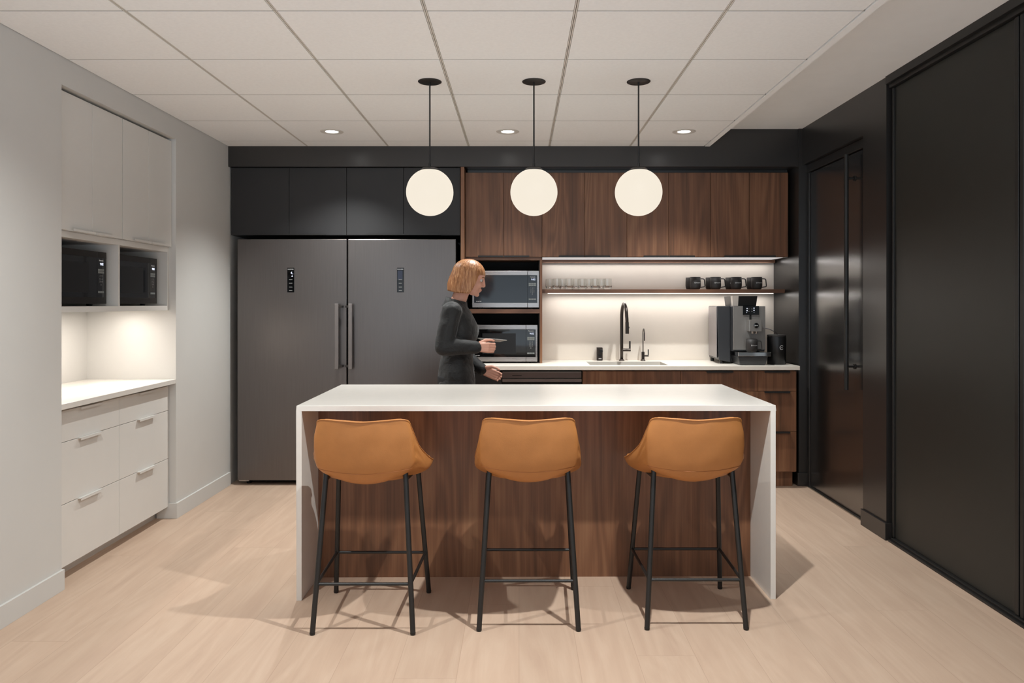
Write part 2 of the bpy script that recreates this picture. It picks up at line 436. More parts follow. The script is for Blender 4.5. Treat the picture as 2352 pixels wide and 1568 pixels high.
# walnut wall cabinets, two doors each
ux = [-.413, -.1175, .178, .5035, .8324, 1.1547, 1.477, 1.7756, 2.076]
ulab = ['walnut two-door wall cabinet directly above the steel microwaves',
        'walnut wall cabinet above the row of glass tumblers',
        'walnut wall cabinet above the slim filter tap, third from left',
        'walnut wall cabinet at the right end, above the charcoal mugs']
for k in range(4):
    a, b, c = ux[2*k:2*k+3]; xc = (a+c)/2
    cabinet('wall_cabinet', ulab[k], 'cabinet', (xc, 5.77, 1.734), c-a, .345, .651,
            [('door', a-xc, b-xc, 0, .651, b-xc-.1, .195, False), ('door', b-xc, c-xc, 0, .651, b-xc+.1, .195, False)],
            M['walnut'], M['black_metal'], group='walnut wall cabinets')
# charcoal cabinets over the refrigerators
bx = [-2.188, -1.7477, -1.3108, -.8772, -.4469]
blab = ['charcoal two-door cabinet over the left refrigerator', 'charcoal two-door cabinet over the right refrigerator, behind a globe pendant']
for k in range(2):
    a, b, c = bx[2*k:2*k+3]; xc = (a+c)/2
    cabinet('overhead_cabinet', blab[k], 'cabinet', (xc, 5.69, 1.894), c-a, .70, .514,
            [('door', a-xc, b-xc, 0, .514, b-xc-.14, .28, False), ('door', b-xc, c-xc, 0, .514, b-xc+.14, .28, False)],
            M['black_lam'], M['black_metal'], group='charcoal overhead cabinets')
# walnut gable between refrigerator and microwave bay
tag(MB().box(-.441, -.4145, 5.66, 6.12, 0, 2.408).build('end_panel', M['walnut'], bevel=.001), 'tall narrow walnut end panel between the right refrigerator and the microwaves', 'panel')
# open microwave bay
mbay = thing('microwave_bay', 'open walnut bay holding two stacked steel microwaves', 'shelf unit', (-.126, 5.785, .914))
MB().box(.287, .306, 0, .325, 0, .818).build('side_panel', M['walnut'], mbay)
MB().box(-.287, .287, .0, .325, .796, .818).build('top_panel', M['walnut_flat'], mbay)
MB().box(-.287, .287, .004, .31, .385, .418).build('shelf', M['walnut_flat'], mbay, bevel=.001)
MB().box(-.287, .287, .31, .325, 0, .796).build('back_panel', M['void'], mbay)
MB().box(-.287, -.280, .012, .31, 0, .796).build('lining_panel', M['void'], mbay)
MB().box(.280, .287, .012, .31, 0, .796).build('lining_panel', M['void'], mbay)

# base units
cabinet('base_cabinet', 'narrow dark base cabinet between refrigerator end panel and dishwasher', 'cabinet', (-.270, 5.56, 0), .286, .55, .884,
        [('door', -.143, .143, .1, .874, .0, .12, True)], M['black_lam'], M['black_metal'], toe=.1, group='walnut base units')
cabinet('base_cabinet', 'walnut sink base cabinet under the steel sink', 'cabinet', (.836, 5.56, 0), .728, .55, .884,
        [('false_front', -.364, .364, .724, .874, 0, 0, True), ('door', -.364, 0, .1, .724, -.1, .2, True), ('door', 0, .364, .1, .724, .1, .2, True)], M['walnut'], M['black_metal'], toe=.1, group='walnut base units', open_top=True)
cabinet('base_cabinet', 'walnut base cabinet between the sink unit and the three-drawer stack', 'cabinet', (1.488, 5.56, 0), .576, .55, .884,
        [('drawer', -.288, .288, .724, .874, 0, .2, True), ('door', -.288, .288, .1, .724, 0, .2, True)], M['walnut'], M['black_metal'], toe=.1, group='walnut base units')
cabinet('drawer_cabinet', 'narrow walnut three-drawer unit at the right end under the coffee machine', 'cabinet', (1.919, 5.56, 0), .286, .55, .884,
        [('drawer', -.143, .143, .724, .874, -.005, .19, True), ('drawer', -.143, .143, .424, .724, -.005, .19, True), ('drawer', -.143, .143, .126, .424, -.005, .19, True)], M['walnut'], M['black_metal'], toe=.12, group='walnut base units')
# dishwasher
dw = thing('dishwasher', 'stainless steel dishwasher under the counter beside the microwaves', 'dishwasher', (.170, 5.552, 0))
MB().box(-.293, .293, .04, .55, .1, .876).build('case', M['void'], dw)
MB().box(-.293, .293, .085, .5, 0, .1).build('toe_kick', M['void'], dw)
MB().box(-.294, .294, 0, .04, .115, .745).build('door', M['steel'], dw, bevel=.002)
cp = MB().box(-.294, .294, 0, .04, .822, .867).build('control_panel', M['washer'], dw, bevel=.002)
MB().box(-.294, .294, -.001, .03, .867, .870).build('edge_strip', M['steel_plain'], cp)
MB().box(-.22, -.15, -.0006, 0, .839, .843).build('vent_slot', M['void'], cp)
MB().box(-.294, .294, .02, .04, .745, .822).build('grip_recess', M['void'], dw)
hb = MB().box(-.294, .294, -.012, .02, .798, .815).build('handle', M['washer'], dw, bevel=.001)
for z in (.7955, .815): MB().box(-.294, .294, -.013, .02, z, z+.0025).build('edge_strip', M['steel_plain'], hb)

# counter with sink cut-out
SX0, SX1, SY0, SY1 = .534, 1.122, 5.615, 5.95
c_ = MB()
X = [-.4135, SX0, SX1, 2.0765]; Y = [5.53, SY0, SY1, 6.108]
pts = {}
for zi, z in enumerate((.884, .914)):
    for i, x in enumerate(X):
        for j, y in enumerate(Y): pts[i,j,zi] = c_.bm.verts.new((x,y,z))
for i in range(3):
    for j in range(3):
        if (i,j) == (1,1): continue
        for zi in (0,1):
            c_.bm.faces.new([pts[a] for a in ((i,j,zi),(i+1,j,zi),(i+1,j+1,zi),(i,j+1,zi))])
for i in range(3):
    for j in (0,3): c_.bm.faces.new([pts[a] for a in ((i,j,0),(i+1,j,0),(i+1,j,1),(i,j,1))]); c_.bm.faces.new([pts[a] for a in ((j,i,0),(j,i+1,0),(j,i+1,1),(j,i,1))])
for j in (1,2): c_.bm.faces.new([pts[a] for a in ((1,j,0),(2,j,0),(2,j,1),(1,j,1))]); c_.bm.faces.new([pts[a] for a in ((j,1,0),(j,2,0),(j,2,1),(j,1,1))])
tag(c_.build('countertop', M['counter'], bevel=.0015), 'long cream quartz worktop with sink cut-out along the back wall', 'countertop')
sk = thing('sink', 'stainless steel undermount sink set into the worktop in front of the taps', 'sink', ((SX0+SX1)/2, (SY0+SY1)/2, .884))
hw, hd = (SX1-SX0)/2, (SY1-SY0)/2
b_ = MB(); rows = []
def rrect(hx, hy, r, z, n=6):
    out = []
    for cx, cy, a0 in ((hx-r,hy-r,0),(-hx+r,hy-r,90),(-hx+r,-hy+r,180),(hx-r,-hy+r,270)):
        for k in range(n+1):
            a = radians(a0+90*k/n); out.append((cx+r*cos(a), cy+r*sin(a), z))
    return out
g_ = b_.grid([rrect(hw+.015, hd+.015, .02, -.0005), rrect(hw, hd, .012, -.0005), rrect(hw-.002, hd-.002, .015, -.012), rrect(hw-.008, hd-.008, .03, -.17), rrect(hw-.03, hd-.03, .03, -.185)], True)
b_.bm.faces.new(g_[-1])
bo = b_.build('basin', M['sink_steel'], sk, smooth=True)
sl = bo.modifiers.new('s', 'SOLIDIFY'); sl.thickness = .0015; sl.offset = -1
MB().lathe([(.045,-.184),(.045,-.1815),(.03,-.183),(0,-.183)], 28).build('drain', M['chrome'], sk, smooth=True)
MB().box(-.07, -.06, -hd+.01, hd-.01, -.16, -.018).build('divider', M['steel_plain'], sk, bevel=.003)
MB().box(-.045, .0, hd-.016, hd-.0045, -.055, -.04).build('overflow_slot', M['void'], sk)

# splashback, shelf, lights
tag(MB().box(.1805, 2.0795, 6.108, 6.12, .9142, 1.733).build('backsplash', M['splash']), 'plain cream splashback behind the taps and shelf', 'backsplash')
rail = tag(MB().box(.181, 2.078, 6.07, 6.1075, 1.705, 1.728).build('light_rail', M['walnut_flat']), 'thin walnut rail along the top of the splashback', 'rail')
ls = thing('led_light', 'long white LED strip lamp under the walnut wall cabinets', 'light', (1.12, 5.93, 1.733), group='LED strip lamps')
MB().box(-.94, .953, -.155, .13, -.0015, 0).build('housing', M['cab_white'], ls)
MB().box(-.935, .92, -.14, .125, -.004, -.0015).build('diffuser', M['underside_glow'], ls)  # wide glowing sheet added for the bright band on the cabinet underside
sh = tag(MB().box(.181, 2.0785, 5.85, 6.1075, 1.459, 1.487).build('floating_shelf', M['walnut_flat'], bevel=.001), 'long walnut floating shelf carrying glasses and mugs', 'shelf')
l2 = thing('led_light', 'long white LED strip lamp fixed under the floating shelf', 'light', (1.13, 5.99, 1.459), group='LED strip lamps')
MB().box(-.90, .90, -.02, .06, -.006, 0).build('diffuser', M['led'], l2)
MB().box(-.905, -.90, -.02, .06, -.007, 0).build('end_cap', M['cab_white'], l2)
MB().box(.90, .905, -.02, .06, -.007, 0).build('end_cap', M['cab_white'], l2)

# ------------------------------------------------------------------ refrigerators
def fridge(label, x0, x1, side, lit):
    xc = (x0+x1)/2; hw = (x1-x0)/2
    r = thing('refrigerator', label, 'refrigerator', (xc, 5.66, 0), group='refrigerators')
    MB().box(-hw+.006, hw-.006, .062, .74, .04, 1.852).build('case', M['black_lam'], r, bevel=.003)
    MB().box(-hw+.02, hw-.02, .10, .14, .008, .04).build('kick_grille', M['void'], r)
    dr = MB().box(-hw, hw, 0, .06, .038, 1.862).build('door', M['fridge'], r, bevel=.004)
    for sx in (-1, 1):
        for y in (.08, .65):
            MB().lathe([(.016,0),(.018,.004),(.018,.012),(.008,.014),(.008,.04)], 16, (sx*(hw-.06), y, 0)).build('foot', M['black_plastic'], r, smooth=True)
    MB().box(-hw+.004 if side>0 else hw-.08, -hw+.08 if side>0 else hw-.004, .02, .058, .028, .037).build('hinge', M['cab_white'], r, bevel=.002)
    hx = side*(hw-.064 if side > 0 else hw-.029)
    hd_ = MB().box(hx-.0145, hx+.0145, -.055, -.035, .882, 1.374).build('handle', M['handle_metal'], r, bevel=.003)
    for z in (.905, 1.352):
        MB().box(hx+(.012 if side > 0 else -.038), hx+(.042 if side > 0 else -.012), -.050, -.037, z-.008, z+.008).box(hx+(.028 if side>0 else -.038), hx+(.042 if side>0 else -.028), -.037, .001, z-.008, z+.008).build('handle_bracket', M['dark_steel'], hd_, bevel=.001, weld=False)
    px = -.009 if side > 0 else -.011
    cpn = MB().box(px-.0265, px+.0265, -.002, .001, 1.46, 1.646).build('control_panel', M['dglass'], r, bevel=.002)
    if not lit: MB().box(px-.021, px+.016, -.0026, -.002, 1.555, 1.625).build('screen', M['blue_screen'], cpn)
    text_mb('FRIGIDAIRE', .0088).build('lettering', M['white_ink'], cpn, loc=(px-.001, -.003, 1.634))
    if lit:
        text_mb('4', .026).build('digit', M['led_digit'], cpn, loc=(px+.005, -.003, 1.606))
        text_mb('c', .014).build('unit_mark', M['led_digit'], cpn, loc=(px+.016, -.003, 1.6))
        m = MB(); m.prism([(-.006,-.005),(.006,-.005),(0,.006)], 0, .0005); m.xf(Matrix.Rotation(pi/2, 4, 'X')).build('lock_mark', M['led_digit'], cpn, loc=(px+.011, -.0025, 1.583))
    for z in (1.555, 1.527, 1.498, 1.472):
        MB().box(px-.012, px+.012, -.0027, -.002, z, z+.0035).build('touch_key', M['grey_ink'], cpn)
    return r
fridge('left dark steel refrigerator beside the white wall, lit digit on its panel', -2.13, -1.303, 1, True)
fridge('right dark steel refrigerator, behind the walking person', -1.294, -.477, -1, False)

# ------------------------------------------------------------------ microwaves
def microwave(label, loc, rz, frame, glassm, group, brand=True):
    r = thing('microwave', label, 'microwave', loc, rz, group)
    W, H, D = .515, .283, .29
    MB().box(-W/2+.004, W/2-.004, .03, D, .012, H+.010).build('case', M['black_plastic'], r, bevel=.004)
    for sx in (-1, 1):
        for y in (.06, D-.05):
            MB().lathe([(.014,0),(.016,.012)], 14, (sx*(W/2-.06), y, 0)).build('foot', M['black_plastic'], r, smooth=True)
    z0, z1 = .012, .012+H; xd = -W/2+.83*W
    f = MB().box(-W/2, xd-.001, 0, .03, z0, z0+.035).box(-W/2, xd-.001, 0, .03, z1-.033, z1).box(-W/2, -W/2+.014, 0, .03, z0+.035, z1-.033)
    d = f.build('door_frame', frame, r, bevel=.0012, weld=True)
    MB().box(-W/2+.0142, xd-.001, .002, .03, z0+.0352, z1-.0332).build('window', glassm, d)
    MB().box(-W/2+.09, xd-.08, .0014, .0022, z0+.06, z1-.065).build('viewing_mesh', M['bglass'] if glassm is not M['dglass'] else M['black_plastic'], d)
    text_mb('inverter', .013).build('lettering', M['white_ink'], d, loc=(-W/2+.05, .0012, z0+.048))
    f = MB().box(xd+.001, W/2, 0, .03, z0, z0+.035).box(xd+.001, W/2, 0, .03, z1-.033, z1).box(W/2-.014, W/2, 0, .03, z0+.035, z1-.033)
    f.build('front_frame', frame, r, bevel=.0012, weld=True)
    c = MB().box(xd+.001, W/2-.0142, .002, .03, z0+.0352, z1-.0332).build('control_panel', glassm, r)
    xm = (xd+W/2-.014)/2
    text_mb('Panasonic', .0105).build('lettering', M['white_ink'], c, loc=(xm+.002, .0012, z1-.047))
    text_mb('9:02', .019, .0005).build('clock_digits', M['led_digit'], c, loc=(xm+.007, .0012, z1-.067))
    for rr, zz in ((0, z1-.099), (1, z1-.112), (2, z0+.064)):
        for k in (-1, 0, 1):
            MB().box(xm+k*.0195-.009, xm+k*.0195+.009, .0008, .002, zz-.0055, zz+.0055).build('key', M['key'], c)
    text_mb('1 2 3\n4 5 6\n7 8 9\n   0   ', .0155).build('keypad_digits', M['grey_ink'], c, loc=(xm, .0012, z1-.156))
    return r
gm = 'steel microwaves in the walnut bay'
microwave('upper stainless steel microwave on the walnut shelf, beside the person', (-.103, 5.787, 1.3325), 0, M['steel'], M['bglass'], gm)
microwave('lower stainless steel microwave on the cream worktop, behind the hand', (-.115, 5.787, .9145), 0, M['steel'], M['dglass'], gm)

# ------------------------------------------------------------------ niche in the left wall
NG = 'white niche cabinets'
for k, lab in enumerate(('white flush upper cabinet nearer the camera in the left niche', 'white flush upper cabinet at the far side of the left niche')):
    cabinet('wall_cabinet', lab, 'cabinet', (-2.226, 3.61+.2955+.595*k, 1.737), .592, .36, .679,
            [('door', -.2955, 0, 0, .679, -.1, .19, False), ('door', 0, .2955, 0, .679, .1, .19, False)], M['cab_white'], M['cab_white'], pi/2, NG)
ob = thing('microwave_shelf', 'white open shelf box with two bays holding black microwaves', 'shelf unit', (-2.245, 4.201, 1.332), pi/2)
MB().box(-.598, .598, 0, .40, 0, .030).build('bottom_panel', M['cab_white'], ob, bevel=.001)
MB().box(-.598, .598, 0, .40, .372, .404).build('top_panel', M['cab_white'], ob, bevel=.001)
MB().box(-.008, .008, 0, .40, .030, .372).build('divider', M['cab_white'], ob)
MB().box(.578, .598, 0, .40, .030, .372).build('side_panel', M['cab_white'], ob)
MB().box(-.598, -.578, 0, .40, .030, .372).build('side_panel', M['cab_white'], ob)
MB().box(-.578, .578, .38, .40, .030, .372).build('back_panel', M['cab_white'], ob)
gm2 = 'black microwaves in the white niche'
microwave('black microwave in the nearer bay of the white niche shelf', (-2.288, 3.893, 1.363), pi/2, M['dark_steel'], M['dglass'], gm2)
microwave('black microwave in the far bay of the white niche shelf', (-2.288, 4.472, 1.363), pi/2, M['dark_steel'], M['dglass'], gm2)
for k, lab in enumerate(('white three-drawer base cabinet nearer the camera in the niche', 'white three-drawer base cabinet at the far side of the niche')):
    cabinet('drawer_cabinet', lab, 'cabinet', (-2.245, 3.61+.296+.592*k, 0), .592, .50, .862,
            [('drawer', -.296, .296, .692, .848, .0, .2, True), ('drawer', -.296, .296, .385, .692, .0, .2, True), ('drawer', -.296, .296, .075, .385, .0, .2, True)],
            M['cab_white'], M['cab_white'], pi/2, NG, toe=.073)
tag(MB().box(-2.769, -2.2, 3.601, 4.799, .863, .891).build('countertop', M['quartz'], bevel=.0015), 'short white quartz worktop inside the left wall niche', 'countertop')
l3 = thing('led_light', 'short white LED strip lamp under the niche microwave shelf', 'light', (-2.46, 4.2, 1.332), group='LED strip lamps')
MB().box(-.02, .02, -.5, .5, -.002, 0).build('diffuser', M['led'], l3)
MB().box(-.024, .024, .5, .506, -.003, 0).build('end_cap', M['cab_white'], l3)

# ------------------------------------------------------------------ island
isl = thing('kitchen_island', 'white quartz waterfall island with walnut back panel', 'island', (.079, 3.905, 0), radians(.45))
L, D0, D1 = 1.1135, -.43, .475
MB().box(-L, L, D0, D1, .878, .903).box(-L, -L+.0245, D0, D1, 0, .878).box(L-.0245, L, D0, D1, 0, .878).build('waterfall_top', M['quartz'], isl, bevel=.0015, weld=True)
MB().box(-L+.025, L-.025, -.135, -.113, .0, .878).build('back_panel', M['walnut'], isl)
MB().box(-L+.025, L-.025, -.113, .42, .1, .86).build('body', M['walnut'], isl)
for k in range(4):
    x0 = -L+.025 + k*(2*L-.05)/4; x1 = x0+(2*L-.05)/4
    d = MB().box(x0+.0015, x1-.0015, .42, .44, .102, .86).build('door', M['walnut'], isl, bevel=.0008)
    MB().box((x0+x1)/2-.1, (x0+x1)/2+.1, .44, .458, .852, .862).build('handle', M['black_metal'], d)
MB().box(-L+.025, L-.025, .33, .36, 0, .1).build('toe_kick', M['void'], isl)

# ------------------------------------------------------------------ bar stools
def stool(label, loc):
    r = thing('bar_stool', label, 'stool', loc, 0, 'tan leather bar stools')
    half = [
     [(.212,.222,.640),(.246,.188,.642),(.240,.055,.684),(.219,-.105,.762),(.199,-.187,.850),(.181,-.224,.892),(.095,-.248,.892),(0,-.256,.887)],
     [(.213,.205,.628),(.243,.15,.628),(.240,.0,.660),(.226,-.115,.725),(.212,-.185,.785),(.195,-.217,.80),(.1,-.243,.80),(0,-.25,.80)],
     [(.200,.20,.615),(.225,.14,.612),(.227,.0,.632),(.218,-.115,.672),(.205,-.172,.69),(.185,-.197,.69),(.098,-.222,.682),(0,-.23,.678)],
     [(.160,.19,.606),(.175,.13,.602),(.175,.0,.612),(.165,-.1,.632),(.155,-.14,.642),(.14,-.16,.640),(.075,-.183,.626),(0,-.188,.620)],
     [(.050,.18,.602),(.05,.12,.598),(.05,.0,.600),(.05,-.08,.603),(.045,-.10,.606),(.04,-.11,.606),(.02,-.12,.604),(0,-.125,.603)]]
    rows = [[(-x,y,z) for x,y,z in h_] + [p for p in h_[-2::-1]] for h_ in half]
    NU, NV = 72, 26
    def surf(u, v): return crom([crom(rw, u) for rw in rows], v)
    m = MB(); g = m.grid([[surf(i/NU, j/NV) for i in range(NU+1)] for j in range(NV+1)])
    # soft creases where the arms fold into the back
    for j in range(NV+1):
        for i in range(NU+1):
            v = g[j][i]; s_ = abs(i/NU-.5)*2
            wgt = math.exp(-((s_-.47)/.10)**2)*math.exp(-((j/NV-.36)/.2)**2)
            n_ = Vector((v.co.x, v.co.y, 0)).normalized()
            v.co += n_*(-.004*wgt*sin(j*1.5+ i*.5) + .002*noise.noise(v.co*14))
    last = g[-1]
    for i in range(NU//2):
        a, b, c, d = last[i], last[i+1], last[NU-1-i], last[NU-i]
        if b is c: m.bm.faces.new((a, b, d))
        else: m.bm.faces.new((a, b, c, d))
    o = m.build('seat_shell', M['leather'], r, smooth='all')
    s_ = o.modifiers.new('s', 'SOLIDIFY'); s_.thickness = .022; s_.offset = -1
    bv = o.modifiers.new('b', 'BEVEL'); bv.width = .006; bv.segments = 3; bv.limit_method = 'ANGLE'; bv.angle_limit = radians(50)
    # piping along the rim, stitched seam low on the back
    MB().tube([surf(u/60, .005)+Vector((0,0,.0005)) for u in range(2, 59)], .0028, 8).build('piping', M['leather'], o, smooth='all')
    MB().tube([surf(.30+.40*u/40, .535) - Vector((0,.0006,0)) for u in range(41)], .0011, 6).build('seam', M['leather_seam'], o, smooth='all')
    m = MB(); rws = []
    for k, (sc_, z) in enumerate(((.80,.618),(.93,.630),(.985,.648),(.97,.664),(.85,.673),(.4,.675))):
        ring = []
        for i in range(48):
            a = 2*pi*i/48; ca, sa = cos(a), sin(a); e = .62
            x = math.copysign(abs(ca)**e, ca)*.205*sc_; y = math.copysign(abs(sa)**e, sa)*.205*sc_ + .025
            if y < -.1: x *= 1-.5*(-.1-y)
            ring.append((x, y, z))
        rws.append(ring)
    g = m.grid(rws, True); m.bm.faces.new(g[0][::-1]); m.bm.faces.new(g[-1])
    m.build('seat_cushion', M['leather'], r, smooth='all')
    legs = {}
    for sx in (-1, 1):
        legs[sx,-1] = (Vector((sx*.2095,-.226,0)), Vector((sx*.168,-.158,.662)))
        legs[sx, 1] = (Vector((sx*.221,.229,0)), Vector((sx*.182,.125,.625)))
    def at(k, z):
        a, b = legs[k]; return a.lerp(b, z/b.z)
    for k, (a, b) in legs.items():
        d = (b-a).normalized()
        lg = MB().tube([a+d*.004, b], .0112, 16).build('leg', M['black_metal'], r, smooth=True)
        MB().tube([a+Vector((0,0,.0002)), a+d*.008+Vector((0,0,.0002))], [.0105,.0122], 16).build('foot_cap', M['black_plastic'], lg, smooth=True)
    for k1, k2 in (((-1,-1),(1,-1)), ((-1,1),(1,1)), ((-1,-1),(-1,1)), ((1,-1),(1,1))):
        z = .203
        MB().tube([at(k1, z), at(k2, z)], .0068, 12).build('footrest_bar', M['black_metal'], r, smooth=True)
    # under-seat cross frame
    MB().tube([at((-1,-1),.630), at((-1,1),.616)], .008, 10).build('seat_rail', M['black_metal'], r, smooth=True)
    MB().tube([at((1,-1),.630), at((1,1),.616)], .008, 10).build('seat_rail', M['black_metal'], r, smooth=True)
    return r
st = stool('tan leather bar stool at the left end of the island', (-.650, 3.337, 0))
dup(st, (.041, 3.373, 0), 'tan leather bar stool in the middle of the three at the island')
dup(st, (.750, 3.386, 0), 'tan leather bar stool at the right end of the island')

# ------------------------------------------------------------------ pendants and downlights
def pendant(label, x):
    r = thing('pendant_light', label, 'lamp', (x, 4.005, 1.971), 0, 'globe pendants over the island')
    zc = CZ-1.971
    MB().lathe([(.0,zc-.006),(.058,zc-.006),(.063,zc-.003),(.063,zc-.0006)], 40).build('canopy', M['black_metal'], r, smooth=True)
    MB().tube([(0,0,.150),(0,0,zc-.004)], .0042, 10).build('cord', M['black_plastic'], r, smooth=True)
    MB().lathe([(.052,.116),(.052,.119),(.040,.128),(.012,.134),(.007,.136),(.007,.156),(.004,.158)], 32).build('cap', M['black_metal'], r, smooth=True)
    m = MB(); pr = []
    for k in range(25):
        a = -pi/2 + (pi/2+radians(66))*k/24; pr.append((max(.126*cos(a), 0), .126*sin(a)))
    m.lathe(pr, 48, cap0=False).build('globe', M['globe'], r, smooth='all')
    return r
pn = pendant('glowing white globe pendant at left, before the charcoal cabinets', -.477)
dup(pn, (.080, 4.005, 1.971), 'middle glowing white globe pendant of the three over the island')
dup(pn, (.640, 4.005, 1.971), 'rightmost glowing white globe pendant of the three over the island')

dl = thing('downlight', 'recessed ceiling downlight above the refrigerators', 'light', (-1.294, 5.175, CZ), 0, 'recessed downlights by the soffit')
MB().lathe([(.043,-.0005),(.047,-.003),(.058,-.0045),(.076,-.004),(.080,-.0005)], 40, cap0=False, cap1=False).build('trim_ring', M['ring'], dl, smooth=True)
MB().lathe([(.044,-.0008),(.0,-.0008)], 32).build('lens', M['lamp'], dl, smooth=True)
dup(dl, (-.078, 5.175, CZ), 'recessed ceiling downlight between the left and middle pendants')
dup(dl, (1.141, 5.175, CZ), 'recessed ceiling downlight at right, beyond the right pendant')
dup(dl, (-1.31, 2.61, CZ), 'recessed ceiling downlight before the island, nearer the left wall')
dup(dl, (.54, 2.66, CZ), 'recessed ceiling downlight before the island, nearer the black panels')
def lamp(kind, name, loc, energy, col, **kw):
    l = bpy.data.lights.new(name, kind); l.energy = energy; l.color = col
    o = bpy.data.objects.new(name, l); COL.objects.link(o); o.location = loc
    for k, v in kw.items():
        if k == 'rot': o.rotation_euler = v
        else: setattr(l, k, v)
    return o
WARM = (.975, 1, .985)
for x, y, e, cone in ((-1.294, 5.175, 140, 112), (-.078, 5.175, 92, 93), (1.141, 5.175, 128, 96), (-1.31, 2.61, 92, 138), (.54, 2.66, 192, 150)):
    lamp('SPOT', 'downlight_lamp', (x, y, CZ-.012), e, WARM, spot_size=radians(cone), spot_blend=1.0, shadow_soft_size=.022)
lamp('AREA', 'strip_lamp', (1.12, 6.045, 1.715), 1.55, (1,.95,.905), shape='RECTANGLE', size=1.84, size_y=.02, rot=(radians(-8),0,0))
lamp('AREA', 'strip_lamp', (1.13, 6.01, 1.447), 2.65, (1,.95,.905), shape='RECTANGLE', size=1.78, size_y=.03, rot=(radians(-5),0,0))
lamp('AREA', 'strip_lamp', (-2.46, 4.2, 1.326), 5.0, (1,.93,.85), shape='RECTANGLE', size=.03, size_y=.95)

# ------------------------------------------------------------------ taps and small things on the worktop
tp = thing('kitchen_tap', 'tall gunmetal arched kitchen tap behind the sink', 'tap', (.829, 6.04, .914))
MB().lathe([(.0235,0),(.0235,.003),(.016,.011),(.013,.013)], 28).build('base_flange', M['gunmetal'], tp, smooth=True)
pth = [(0,0,.01),(0,0,.15),(0,0,.30),(0,-.001,.355)]
R_ = .098
for k in range(1, 25):
    a = pi*k/24; pth.append((.0005*k, -R_+R_*cos(a), .362+R_*sin(a)*1.0))
pth += [(.014,-2*R_,.34),(.015,-2*R_,.31)]
MB().tube(pth, .0130, 18).build('spout', M['gunmetal'], tp, smooth='all')
sp = MB().tube([(.015,-2*R_,.315),(.016,-2*R_-.001,.225)], .0143, 20).build('spray_head', M['gunmetal'], tp, smooth=True)
MB().box(.0295, .033, -2*R_-.006, -2*R_+.006, .268, .280).build('button', M['black_plastic'], sp)
lv = MB().tube([(.008,0,.087),(.072,0,.087)], .0122, 18).build('lever_mount', M['gunmetal'], tp, smooth=True)
MB().box(.059, .072, -.005, .005, .097, .158).build('lever', M['gunmetal'], lv, bevel=.002)
t2 = thing('filter_tap', 'small slim filtered-water tap right of the tall kitchen tap', 'tap', (1.001, 6.04, .914))
MB().lathe([(.0195,0),(.0195,.003),(.0135,.010),(.0125,.012),(.0125,.070),(.0115,.072),(0,.072)], 24).build('body', M['gunmetal'], t2, smooth=True)
pth = [(0,0,.07),(0,0,.19)]
for k in range(1, 19):
    a = pi*k/18; pth.append((-.0003*k, -.05+.05*cos(a), .208+.05*sin(a)))
pth += [(-.0055,-.1,.165)]
MB().tube(pth, .0042, 14).build('spout', M['gunmetal'], t2, smooth='all')
lv = MB().tube([(.010,0,.040),(.045,0,.040)], .0072, 16).build('lever_mount', M['gunmetal'], t2, smooth=True)
MB().box(.038, .046, -.003, .003, .046, .092).build('lever', M['black_plastic'], lv, bevel=.001)
cb = thing('control_box', 'small dark upright control box standing left of the kitchen tap', 'switch box', (.653, 6.055, .914))
MB().box(-.0235, .0235, -.012, .04, 0, .106).build('body', M['gunmetal'], cb, bevel=.004)
MB().lathe([(.013,0),(.013,.018),(.011,.020),(0,.020)], 20).xf(Matrix.Translation((.010,-.012,.078)) @ Matrix.Rotation(pi/2, 4, 'X')).build('knob', M['black_plastic'], cb, smooth=True)
MB().box(-.012, .012, -.0135, -.012, .032, .05).build('socket', M['black_plastic'], cb)
MB().box(-.010, .013, -.0126, -.012, .014, .018).build('printed_mark', M['white_ink'], cb)

# tumblers on the shelf
g0 = None
def tumbler(label, loc):
    r = tag(MB().lathe([(0,0),(.025,0),(.0275,.001),(.029,.004),(.0325,.015),(.0353,.026),(.0361,.032),(.0360,.040),(.0350,.058),(.0337,.080),(.0335,.0835),(.0331,.084),(.0327,.0835),(.0329,.080),(.0342,.058),(.0351,.041),(.0351,.033),(.0342,.027),(.031,.0195),(.026,.0165),(.015,.0155),(0,.0152)], 40).build('glass_tumbler', M['glass'], smooth=True, loc=loc), label, 'glass', 'glass tumblers on the shelf')
    return r
fx = [(p-1192)/1719*5.945 for p in (1279.5, 1307.5, 1337.5, 1367, 1395)]
bxx = [(p-1192)/1719*6.045 for p in (1263, 1292, 1323, 1352.5, 1381.5)]
ordn = ['leftmost', 'second from left', 'middle', 'second from right', 'rightmost']
for k in range(5):
    for nm, xx, y in (('front', fx[k], 5.945), ('back', bxx[k], 6.035)):
        lab = 'clear glass tumbler, %s in the %s row on the walnut shelf' % (ordn[k], nm)
        if g0 is None: g0 = tumbler(lab, (xx, y, 1.4872))
        else:
            c = g0.copy(); COL.objects.link(c); c.location = (xx, y, 1.4872); c['label'] = lab

